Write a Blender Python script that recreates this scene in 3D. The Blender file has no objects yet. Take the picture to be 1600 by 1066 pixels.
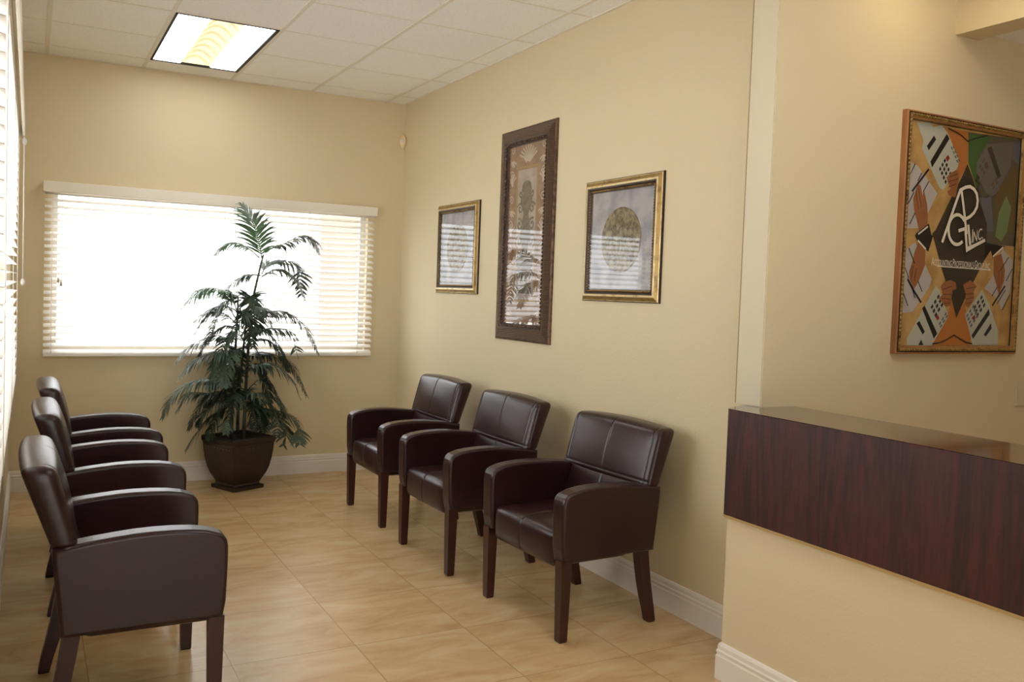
import bpy, bmesh, math, random
from mathutils import Vector, Matrix

# ------------------------------------------------------------------ scene, camera, world, lights
C = bpy.context.scene.collection
S = bpy.context.scene
W, H = 2.804, 2.974            # lobby width (left wall to right wall) and ceiling height; back wall at y = 0
YF = -8.6                      # wall behind the camera
XR = 6.0                       # far wall of the reception side
WY = -4.2                      # face of the wall carrying the company painting

cam_d = bpy.data.cameras.new('camera')
cam = bpy.data.objects.new('camera', cam_d)
C.objects.link(cam)
rt = Vector((0.8841824, -0.4658158, 0.0351728)); up = Vector((-0.0119821, 0.0526542, 0.9985409)); fw = Vector((0.4669881, 0.8833137, -0.0409745))
cam.matrix_world = Matrix(((rt.x, up.x, -fw.x, 0.114548), (rt.y, up.y, -fw.y, -6.734409), (rt.z, up.z, -fw.z, 1.470987), (0, 0, 0, 1)))
cam_d.sensor_width = 36.0
cam_d.lens = 1369.759 / 1600 * 36.0
cam_d.shift_x = 30.70 / 1600
cam_d.shift_y = -19.21 / 1600
cam_d.clip_start = 0.02
S.camera = cam

S.view_settings.view_transform = 'Standard'
S.view_settings.look = 'None'
S.view_settings.gamma = 1.0
S.view_settings.use_curve_mapping = False
S.view_settings.exposure = 0.22
S.cycles.diffuse_bounces = 10; S.cycles.max_bounces = 16; S.cycles.transparent_max_bounces = 16

wd = bpy.data.worlds.new('world'); S.world = wd; wd.use_nodes = True
nt = wd.node_tree; nt.nodes.clear()
wo = nt.nodes.new('ShaderNodeOutputWorld'); bg = nt.nodes.new('ShaderNodeBackground')
tc = nt.nodes.new('ShaderNodeTexCoord'); sp = nt.nodes.new('ShaderNodeSeparateXYZ')
mr = nt.nodes.new('ShaderNodeMapRange'); mr.interpolation_type = 'SMOOTHSTEP'
mr.inputs['From Min'].default_value = 0.15; mr.inputs['From Max'].default_value = 0.8
mr.inputs['To Min'].default_value = 2.4; mr.inputs['To Max'].default_value = 7.5
bg.inputs['Color'].default_value = (0.97, 0.985, 1.0, 1)
nt.links.new(tc.outputs['Generated'], sp.inputs[0]); nt.links.new(sp.outputs['Z'], mr.inputs['Value'])
nt.links.new(mr.outputs[0], bg.inputs['Strength']); nt.links.new(bg.outputs[0], wo.inputs[0])

def area_light(name, loc, rot, sx, sy, power, col):
    l = bpy.data.lights.new(name, 'AREA'); l.shape = 'RECTANGLE'; l.size = sx; l.size_y = sy; l.energy = power; l.color = col
    o = bpy.data.objects.new(name, l); C.objects.link(o); o.location = loc; o.rotation_euler = rot
    return o
# daylight falling through the big window in the left wall (lamp stands outside the glass)
area_light('daylight_left_window', (-0.6, -2.5, 1.50), (0, math.radians(-90), 0), 2.4, 3.4, 32, (0.91, 0.955, 1.0))
# fill light added behind the camera, shining through the made-up glazed entrance
area_light('entrance_fill', (1.0, YF - .45, 1.45), (math.radians(90), 0, 0), 2.1, 2.4, 5, (1.0, 0.985, 0.96))
sun = bpy.data.lights.new('sun', 'SUN'); sun.energy = 7; sun.angle = math.radians(.6); sun.color = (1.0, .96, .9)
so = bpy.data.objects.new('sun', sun); C.objects.link(so); so.rotation_euler = Vector((-.56, .12, -.82)).to_track_quat('-Z', 'Y').to_euler()
# warm lamp of the reception side, high on the wall that carries the painting
area_light('reception_downlight', (3.3, -4.55, 2.93), (0, 0, 0), 0.2, 0.2, 1.8, (1.0, 0.82, 0.52))

# ------------------------------------------------------------------ helpers
class MB:
    """collects geometry of one mesh"""
    def __init__(s): s.bm = bmesh.new(); s.mi = 0
    def face(s, pts, smooth=False):
        f = s.bm.faces.new([s.bm.verts.new(p) for p in pts]); f.material_index = s.mi; f.smooth = smooth; return f
    def box(s, x0, x1, y0, y1, z0, z1, bev=0, seg=2, M=None):
        r = bmesh.ops.create_cube(s.bm, size=1.0)
        vs = r['verts']
        for v in vs: v.co = Vector((x0 + (v.co.x + .5) * (x1 - x0), y0 + (v.co.y + .5) * (y1 - y0), z0 + (v.co.z + .5) * (z1 - z0)))
        fs = {f for v in vs for f in v.link_faces}
        if bev > 0:
            es = {e for f in fs for e in f.edges}
            r = bmesh.ops.bevel(s.bm, geom=list(es), offset=bev, segments=seg, affect='EDGES', profile=0.5)
            fs = set(r['faces']) | {f for f in fs if f.is_valid}
            vs = list({v for f in fs for v in f.verts})
        for f in fs: f.material_index = s.mi
        if M is not None:
            for v in vs: v.co = M @ v.co
        return vs
    def prism(s, pts, axis, a, b, bev=0, seg=3):
        """pts: outline in the two other axes, extruded along axis from a to b"""
        def P(p, t):
            return {'x': (t, p[0], p[1]), 'y': (p[0], t, p[1]), 'z': (p[0], p[1], t)}[axis]
        n = len(pts)
        v0 = [s.bm.verts.new(P(p, a)) for p in pts]; v1 = [s.bm.verts.new(P(p, b)) for p in pts]
        c0 = s.bm.faces.new(v0[::-1]); c1 = s.bm.faces.new(v1)
        sd = [s.bm.faces.new((v0[i], v0[(i + 1) % n], v1[(i + 1) % n], v1[i])) for i in range(n)]
        fs = [c0, c1] + sd
        bmesh.ops.recalc_face_normals(s.bm, faces=fs)
        if bev > 0:
            es = list(c0.edges) + list(c1.edges)
            r = bmesh.ops.bevel(s.bm, geom=es, offset=bev, segments=seg, affect='EDGES', profile=0.5)
            fs = list(r['faces']) + [f for f in fs if f.is_valid]
        for f in fs:
            f.material_index = s.mi; f.smooth = bev > 0
        return fs
    def tube(s, path, rad, n=8, cap=True):
        path = [Vector(p) for p in path]
        rads = rad if isinstance(rad, (list, tuple)) else [rad] * len(path)
        rings = []; nrm = None
        for i, p in enumerate(path):
            t = (path[min(i + 1, len(path) - 1)] - path[max(i - 1, 0)]).normalized()
            if nrm is None: nrm = t.orthogonal().normalized()
            nrm = (nrm - t * nrm.dot(t)).normalized(); bn = t.cross(nrm)
            rings.append([s.bm.verts.new(p + (nrm * math.cos(2 * math.pi * k / n) + bn * math.sin(2 * math.pi * k / n)) * rads[i]) for k in range(n)])
        for a, b in zip(rings, rings[1:]):
            for k in range(n):
                f = s.bm.faces.new((a[k], a[(k + 1) % n], b[(k + 1) % n], b[k])); f.smooth = True; f.material_index = s.mi
        if cap:
            for r in (rings[0][::-1], rings[-1]):
                f = s.bm.faces.new(r); f.material_index = s.mi
    def ellipsoid(s, c, r, seg=8, rings=6, M=None):
        mat = Matrix.Translation(Vector(c)) @ (M if M is not None else Matrix.Identity(4)) @ Matrix.Diagonal((r[0], r[1], r[2], 1))
        res = bmesh.ops.create_uvsphere(s.bm, u_segments=seg, v_segments=rings, radius=1.0, matrix=mat)
        for f in {f for v in res['verts'] for f in v.link_faces}: f.smooth = True; f.material_index = s.mi
    def loft(s, rings, cap0=True, cap1=True, smooth=False):
        vr = [[s.bm.verts.new(p) for p in r] for r in rings]
        n = len(vr[0])
        for a, b in zip(vr, vr[1:]):
            for k in range(n):
                f = s.bm.faces.new((a[k], a[(k + 1) % n], b[(k + 1) % n], b[k])); f.smooth = smooth; f.material_index = s.mi
        if cap0: f = s.bm.faces.new(vr[0][::-1]); f.material_index = s.mi
        if cap1: f = s.bm.faces.new(vr[-1]); f.material_index = s.mi
    def ribbon(s, pts, w, to3d, h=0.0):
        """flat stroke of width w along 2D pts; to3d(u, v) gives the point"""
        n = len(pts); L = []; R = []
        for i in range(n):
            a = Vector(pts[max(i - 1, 0)]); b = Vector(pts[min(i + 1, n - 1)]); p = Vector(pts[i])
            d = (b - a).normalized(); nn = Vector((-d.y, d.x)); k = 1.0
            if 0 < i < n - 1:
                d1 = (Vector(pts[i]) - Vector(pts[i - 1])).normalized()
                k = min(1 / max(abs(d1.dot(d)), .35), 2.2)
            if i == 0: p = p - d * w * .3
            if i == n - 1: p = p + d * w * .3
            L.append(p + nn * w / 2 * k); R.append(p - nn * w / 2 * k)
        for i in range(n - 1):
            s.face([to3d(*L[i]), to3d(*R[i]), to3d(*R[i + 1]), to3d(*L[i + 1])])
    def build(s, name, mats, parent=None, fix=True):
        if not isinstance(mats, (list, tuple)): mats = [mats]
        if fix: bmesh.ops.recalc_face_normals(s.bm, faces=s.bm.faces[:])
        me = bpy.data.meshes.new(name); s.bm.to_mesh(me); s.bm.free()
        for m in mats: me.materials.append(m)
        o = bpy.data.objects.new(name, me); C.objects.link(o)
        if parent is not None: o.parent = parent
        return o

def tag(o, label, cat, group=None, kind=None):
    if label: o['label'] = label
    if cat: o['category'] = cat
    if group: o['group'] = group
    if kind: o['kind'] = kind
    return o
def struct(o): o['kind'] = 'structure'; return o
def thing(name, label, cat, loc=(0, 0, 0), rz=0.0, group=None):
    o = bpy.data.objects.new(name, None); C.objects.link(o); o.empty_display_size = .1
    o.location = loc; o.rotation_euler = (0, 0, rz)
    return tag(o, label, cat, group)
def dup(root, loc, rz, label, group=None):
    r = root.copy(); C.objects.link(r); r.location = loc; r.rotation_euler = (0, 0, rz); r['label'] = label
    if group: r['group'] = group
    for ch in list(root.children):
        c = ch.copy(); C.objects.link(c); c.parent = r
        for g in list(ch.children):
            d = g.copy(); C.objects.link(d); d.parent = c
    return r

# ------------------------------------------------------------------ materials
def srgb(r, g, b):
    f = lambda c: (c / 255) / 12.92 if c / 255 <= .04045 else ((c / 255 + .055) / 1.055) ** 2.4
    return (f(r), f(g), f(b), 1)
def mat(name, col, rough=.5, metal=0.0, spec=.5, noise=None, bump=None, emit=None, coat=0.0):
    """noise: (scale, second colour, lo, hi[, stretch]); bump: (scale, strength, distance[, stretch])"""
    m = bpy.data.materials.new(name); m.use_nodes = True
    n = m.node_tree.nodes; l = m.node_tree.links; b = n['Principled BSDF']
    b.inputs['Base Color'].default_value = col; b.inputs['Roughness'].default_value = rough
    b.inputs['Metallic'].default_value = metal; b.inputs['Specular IOR Level'].default_value = spec
    b.inputs['Coat Weight'].default_value = coat
    tcn = n.new('ShaderNodeTexCoord')
    def nz(scale, stretch, det=5):
        mp = n.new('ShaderNodeMapping'); mp.inputs['Scale'].default_value = stretch or (1, 1, 1)
        l.new(tcn.outputs['Object'], mp.inputs['Vector'])
        t = n.new('ShaderNodeTexNoise'); t.inputs['Scale'].default_value = scale; t.inputs['Detail'].default_value = det
        l.new(mp.outputs[0], t.inputs['Vector']); return t
    if noise:
        t = nz(noise[0], noise[4] if len(noise) > 4 else None)
        r = n.new('ShaderNodeMapRange'); r.inputs['From Min'].default_value = noise[2]; r.inputs['From Max'].default_value = noise[3]
        l.new(t.outputs['Fac'], r.inputs['Value'])
        mx = n.new('ShaderNodeMix'); mx.data_type = 'RGBA'
        mx.inputs[6].default_value = col; mx.inputs[7].default_value = noise[1]
        l.new(r.outputs[0], mx.inputs[0]); l.new(mx.outputs[2], b.inputs['Base Color'])
    if bump:
        t = nz(bump[0], bump[3] if len(bump) > 3 else None, 3)
        bp = n.new('ShaderNodeBump'); bp.inputs['Strength'].default_value = bump[1]; bp.inputs['Distance'].default_value = bump[2]
        l.new(t.outputs['Fac'], bp.inputs['Height']); l.new(bp.outputs[0], b.inputs['Normal'])
    if emit:
        b.inputs['Emission Color'].default_value = emit[0]; b.inputs['Emission Strength'].default_value = emit[1]
    return m

M = {}
M['wall'] = mat('wall_paint', srgb(214, 200, 167), .62, bump=(90, .25, .004))
M['ceil'] = mat('ceiling_tile', srgb(245, 244, 243), .9, noise=(260, srgb(220, 218, 215), .52, .66), bump=(300, .4, .002))
M['grid'] = mat('ceiling_grid_metal', srgb(226, 220, 210), .5)
M['white'] = mat('white_paint', srgb(228, 222, 214), .4)
M['slat'] = mat('blind_slat', srgb(236, 234, 230), .45)
M['valance'] = mat('valance_white', srgb(232, 226, 214), .45)
M['cord'] = mat('cord', srgb(225, 222, 214), .7)
M['leather'] = mat('brown_leather', srgb(46, 24, 25), .28, spec=.46, noise=(6, srgb(38, 19, 21), .35, .7), bump=(160, .10, .002))
M['seam'] = mat('leather_seam', srgb(24, 14, 14), .8)
M['leg'] = mat('mahogany_leg', srgb(60, 26, 21), .32, noise=(14, srgb(44, 19, 16), .35, .7, (1, 1, .15)))
M['glide'] = mat('black_glide', srgb(24, 20, 19), .5)
M['strip'] = mat('strip_greyed', srgb(208, 199, 174), .6)
M['crease_shade'] = mat('crease_shade_line', srgb(160, 136, 98), .7)
M['brass'] = mat('brass_edge', srgb(176, 148, 96), .45)
M['alu'] = mat('window_frame_white', srgb(215, 213, 208), .45)
M['black'] = mat('black_shadow_gap', srgb(14, 13, 13), .6)
M['plastic'] = mat('ivory_plastic', srgb(226, 208, 168), .35)
M['lens'] = mat('frosted_lens', srgb(222, 216, 208), .25)
M['switch'] = mat('switch_plate', srgb(205, 193, 165), .35)
M['pot'] = mat('bronze_pot', srgb(50, 37, 27), .42, noise=(9, srgb(34, 25, 19), .35, .65), bump=(60, .25, .004))
M['stud'] = mat('pot_stud', srgb(120, 104, 84), .3, metal=.6)
M['soil'] = mat('moss', srgb(40, 36, 26), .95, bump=(60, .8, .01))
M['leaf'] = mat('palm_leaf', srgb(62, 82, 60), .5, noise=(3, srgb(44, 58, 46), .4, .62))
M['leaf_light'] = mat('palm_leaf_young', srgb(80, 116, 72), .42, noise=(3, srgb(52, 84, 60), .4, .62))
M['stem'] = mat('palm_stem', srgb(58, 62, 44), .6, noise=(20, srgb(40, 36, 26), .4, .6))
M['asphalt'] = mat('pale_concrete', srgb(205, 203, 198), .9)
M['stucco'] = mat('pink_stucco', srgb(156, 148, 144), .9, bump=(40, .3, .004))
M['gold'] = mat('antique_gold', srgb(160, 130, 74), .36, metal=.45, noise=(22, srgb(96, 72, 40), .5, .72), bump=(40, .15, .002))
M['gold_pale'] = mat('pale_gold', srgb(214, 194, 146), .34, metal=.4, noise=(26, srgb(166, 134, 84), .5, .72))
M['umber'] = mat('umber_moulding', srgb(58, 40, 30), .42, metal=.2)
M['bronze'] = mat('bronze_frame', srgb(112, 84, 66), .36, metal=.45, noise=(30, srgb(70, 50, 40), .42, .62))
M['mat_blue'] = mat('mottled_blue_mat', srgb(178, 178, 184), .9, noise=(9, srgb(146, 148, 160), .44, .6))
M['medal'] = mat('medallion', srgb(150, 138, 108), .5, metal=.1, noise=(34, srgb(92, 80, 58), .44, .58), bump=(34, 1.0, .02))
M['medal_line'] = mat('medallion_edge', srgb(128, 116, 90), .5)
M['damask'] = mat('damask_ground', srgb(150, 118, 94), .85, noise=(12, srgb(128, 98, 78), .42, .6))
M['scroll'] = mat('damask_scroll', srgb(188, 172, 156), .85)
M['inner'] = mat('mauve_panel', srgb(178, 164, 154), .85, noise=(14, srgb(160, 144, 134), .42, .6))
M['line'] = mat('gold_line', srgb(150, 124, 66), .6)
M['urn'] = mat('olive_ornament', srgb(112, 100, 80), .7, noise=(40, srgb(84, 76, 60), .42, .6))
M['orange_wood'] = mat('orange_wood', srgb(164, 112, 68), .42, noise=(10, srgb(134, 88, 52), .4, .65, (1, 1, .2)))

def glass_mat(name, ior, tint=(1, 1, 1, 1)):
    m = bpy.data.materials.new(name); m.use_nodes = True; n = m.node_tree.nodes; l = m.node_tree.links; n.clear()
    o = n.new('ShaderNodeOutputMaterial'); mx = n.new('ShaderNodeMixShader'); t = n.new('ShaderNodeBsdfTransparent'); g = n.new('ShaderNodeBsdfGlossy')
    fr = n.new('ShaderNodeFresnel'); fr.inputs['IOR'].default_value = ior; g.inputs['Roughness'].default_value = .015
    t.inputs['Color'].default_value = tint
    ge = n.new('ShaderNodeNewGeometry'); sb = n.new('ShaderNodeMath'); sb.operation = 'SUBTRACT'; sb.inputs[0].default_value = 1; l.new(ge.outputs['Backfacing'], sb.inputs[1])
    ml = n.new('ShaderNodeMath'); ml.operation = 'MULTIPLY'; l.new(fr.outputs[0], ml.inputs[0]); l.new(sb.outputs[0], ml.inputs[1])   # the far face of the pane adds no second reflection
    l.new(ml.outputs[0], mx.inputs[0]); l.new(t.outputs[0], mx.inputs[1]); l.new(g.outputs[0], mx.inputs[2]); l.new(mx.outputs[0], o.inputs[0])
    return m
M['pane'] = glass_mat('window_glass', 1.35)
M['picture_glass'] = glass_mat('picture_glass', 2.2)

def wood_mat(name, rough, coat):
    m = bpy.data.materials.new(name); m.use_nodes = True; n = m.node_tree.nodes; l = m.node_tree.links; b = n['Principled BSDF']
    t = n.new('ShaderNodeTexCoord'); mp = n.new('ShaderNodeMapping'); mp.inputs['Scale'].default_value = (1, 1, .09)
    l.new(t.outputs['Object'], mp.inputs['Vector'])
    a = n.new('ShaderNodeTexNoise'); a.inputs['Scale'].default_value = 7; a.inputs['Detail'].default_value = 4; a.inputs['Distortion'].default_value = .7
    f = n.new('ShaderNodeTexNoise'); f.inputs['Scale'].default_value = 120; f.inputs['Detail'].default_value = 3
    l.new(mp.outputs[0], a.inputs['Vector']); l.new(mp.outputs[0], f.inputs['Vector'])
    w = n.new('ShaderNodeMath'); w.operation = 'MULTIPLY'; w.inputs[1].default_value = 34
    l.new(a.outputs['Fac'], w.inputs[0])
    sn = n.new('ShaderNodeMath'); sn.operation = 'SINE'; l.new(w.outputs[0], sn.inputs[0])
    ad = n.new('ShaderNodeMath'); ad.operation = 'MULTIPLY_ADD'; ad.inputs[1].default_value = .16; l.new(sn.outputs[0], ad.inputs[0]); l.new(f.outputs['Fac'], ad.inputs[2])
    cr = n.new('ShaderNodeValToRGB'); cr.color_ramp.elements[0].position = .3; cr.color_ramp.elements[0].color = srgb(44, 20, 20)
    cr.color_ramp.elements[1].position = .72; cr.color_ramp.elements[1].color = srgb(72, 30, 28)
    l.new(ad.outputs[0], cr.inputs[0]); l.new(cr.outputs[0], b.inputs['Base Color']); b.inputs['Roughness'].default_value = rough; b.inputs['Coat Weight'].default_value = coat; b.inputs['Coat Roughness'].default_value = .08
    return m
M['wood'] = wood_mat('mahogany_veneer', .46, 0); M['wood_top'] = wood_mat('mahogany_laminate_top', .22, .9)

def floor_mat():
    m = bpy.data.materials.new('travertine_floor'); m.use_nodes = True; n = m.node_tree.nodes; l = m.node_tree.links; b = n['Principled BSDF']
    t = n.new('ShaderNodeTexCoord')
    mp = n.new('ShaderNodeMapping'); mp.inputs['Location'].default_value = (-1.318, 2.29, 0)
    l.new(t.outputs['Object'], mp.inputs['Vector'])
    br = n.new('ShaderNodeTexBrick'); br.offset = 0; br.squash = 1
    br.inputs['Scale'].default_value = 1; br.inputs['Brick Width'].default_value = .498; br.inputs['Row Height'].default_value = .53
    br.inputs['Mortar Size'].default_value = .0022; br.inputs['Mortar Smooth'].default_value = .3
    br.inputs['Color1'].default_value = (0.0, 0.0, 0.0, 1); br.inputs['Color2'].default_value = (1, 1, 1, 1); br.inputs['Mortar'].default_value = (.5, .5, .5, 1)
    l.new(mp.outputs[0], br.inputs['Vector'])
    # veins drawn out along x, shifted from tile to tile
    mp2 = n.new('ShaderNodeMapping'); mp2.inputs['Scale'].default_value = (.38, 1.0, 1); l.new(t.outputs['Object'], mp2.inputs['Vector'])
    av = n.new('ShaderNodeVectorMath'); av.operation = 'MULTIPLY_ADD'; av.inputs[1].default_value = (3, 5, 2)
    l.new(br.outputs['Color'], av.inputs[0]); l.new(mp2.outputs[0], av.inputs[2])
    a = n.new('ShaderNodeTexNoise'); a.inputs['Scale'].default_value = 7; a.inputs['Detail'].default_value = 7; a.inputs['Roughness'].default_value = .62; a.inputs['Distortion'].default_value = .9
    l.new(av.outputs[0], a.inputs['Vector'])
    cr = n.new('ShaderNodeValToRGB'); e = cr.color_ramp.elements
    e[0].position = .30; e[0].color = srgb(180, 147, 102); e[1].position = .66; e[1].color = srgb(204, 180, 140)
    e2 = e.new(.46); e2.color = srgb(195, 165, 120)
    l.new(a.outputs['Fac'], cr.inputs[0])
    tv = n.new('ShaderNodeMix'); tv.data_type = 'RGBA'; tv.blend_type = 'MULTIPLY'; tv.inputs[0].default_value = 1
    tr = n.new('ShaderNodeMapRange'); tr.inputs['To Min'].default_value = .95; tr.inputs['To Max'].default_value = 1.03
    l.new(br.outputs['Color'], tr.inputs['Value']); l.new(cr.outputs[0], tv.inputs[6]); l.new(tr.outputs[0], tv.inputs[7])
    mx = n.new('ShaderNodeMix'); mx.data_type = 'RGBA'; mx.inputs[7].default_value = srgb(164, 132, 90)
    l.new(br.outputs['Fac'], mx.inputs[0]); l.new(tv.outputs[2], mx.inputs[6]); l.new(mx.outputs[2], b.inputs['Base Color'])
    b.inputs['Roughness'].default_value = .27; b.inputs['Specular IOR Level'].default_value = .45
    bp = n.new('ShaderNodeBump'); bp.inputs['Strength'].default_value = .25; bp.inputs['Distance'].default_value = .002; bp.invert = True
    l.new(br.outputs['Fac'], bp.inputs['Height']); l.new(bp.outputs[0], b.inputs['Normal'])
    return m
M['floor'] = floor_mat()

def rib_mat():
    m = mat('ribbed_bronze', srgb(112, 84, 66), .36, metal=.45)
    n = m.node_tree.nodes; l = m.node_tree.links; b = n['Principled BSDF']
    t = n.new('ShaderNodeTexCoord'); w = n.new('ShaderNodeTexWave'); w.bands_direction = 'Z'; w.inputs['Scale'].default_value = 40
    l.new(t.outputs['Object'], w.inputs['Vector'])
    bp = n.new('ShaderNodeBump'); bp.inputs['Strength'].default_value = .9; bp.inputs['Distance'].default_value = .006
    l.new(w.outputs['Fac'], bp.inputs['Height']); l.new(bp.outputs[0], b.inputs['Normal'])
    mx = n.new('ShaderNodeMix'); mx.data_type = 'RGBA'; mx.inputs[6].default_value = srgb(72, 52, 42); mx.inputs[7].default_value = srgb(140, 110, 88)
    l.new(w.outputs['Fac'], mx.inputs[0]); l.new(mx.outputs[2], b.inputs['Base Color'])
    return m
M['rib'] = rib_mat()
M['lamp'] = mat('lit_diffuser', (.9, .9, .88, 1), .5, emit=((.97, .985, 1.0, 1), 5.6))
M['lamp_fill'] = mat('lit_diffuser_fill', (.9, .9, .88, 1), .5, emit=((.97, .985, 1.0, 1), 10.0))  # stronger glow for the added lamp near the viewer, to brighten the room
M['baffle'] = mat('cream_baffle', srgb(240, 230, 200), .5)
M['louvre_lit'] = mat('cream_reflector', srgb(236, 224, 180), .5, emit=(srgb(247, 240, 214), .62))
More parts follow.
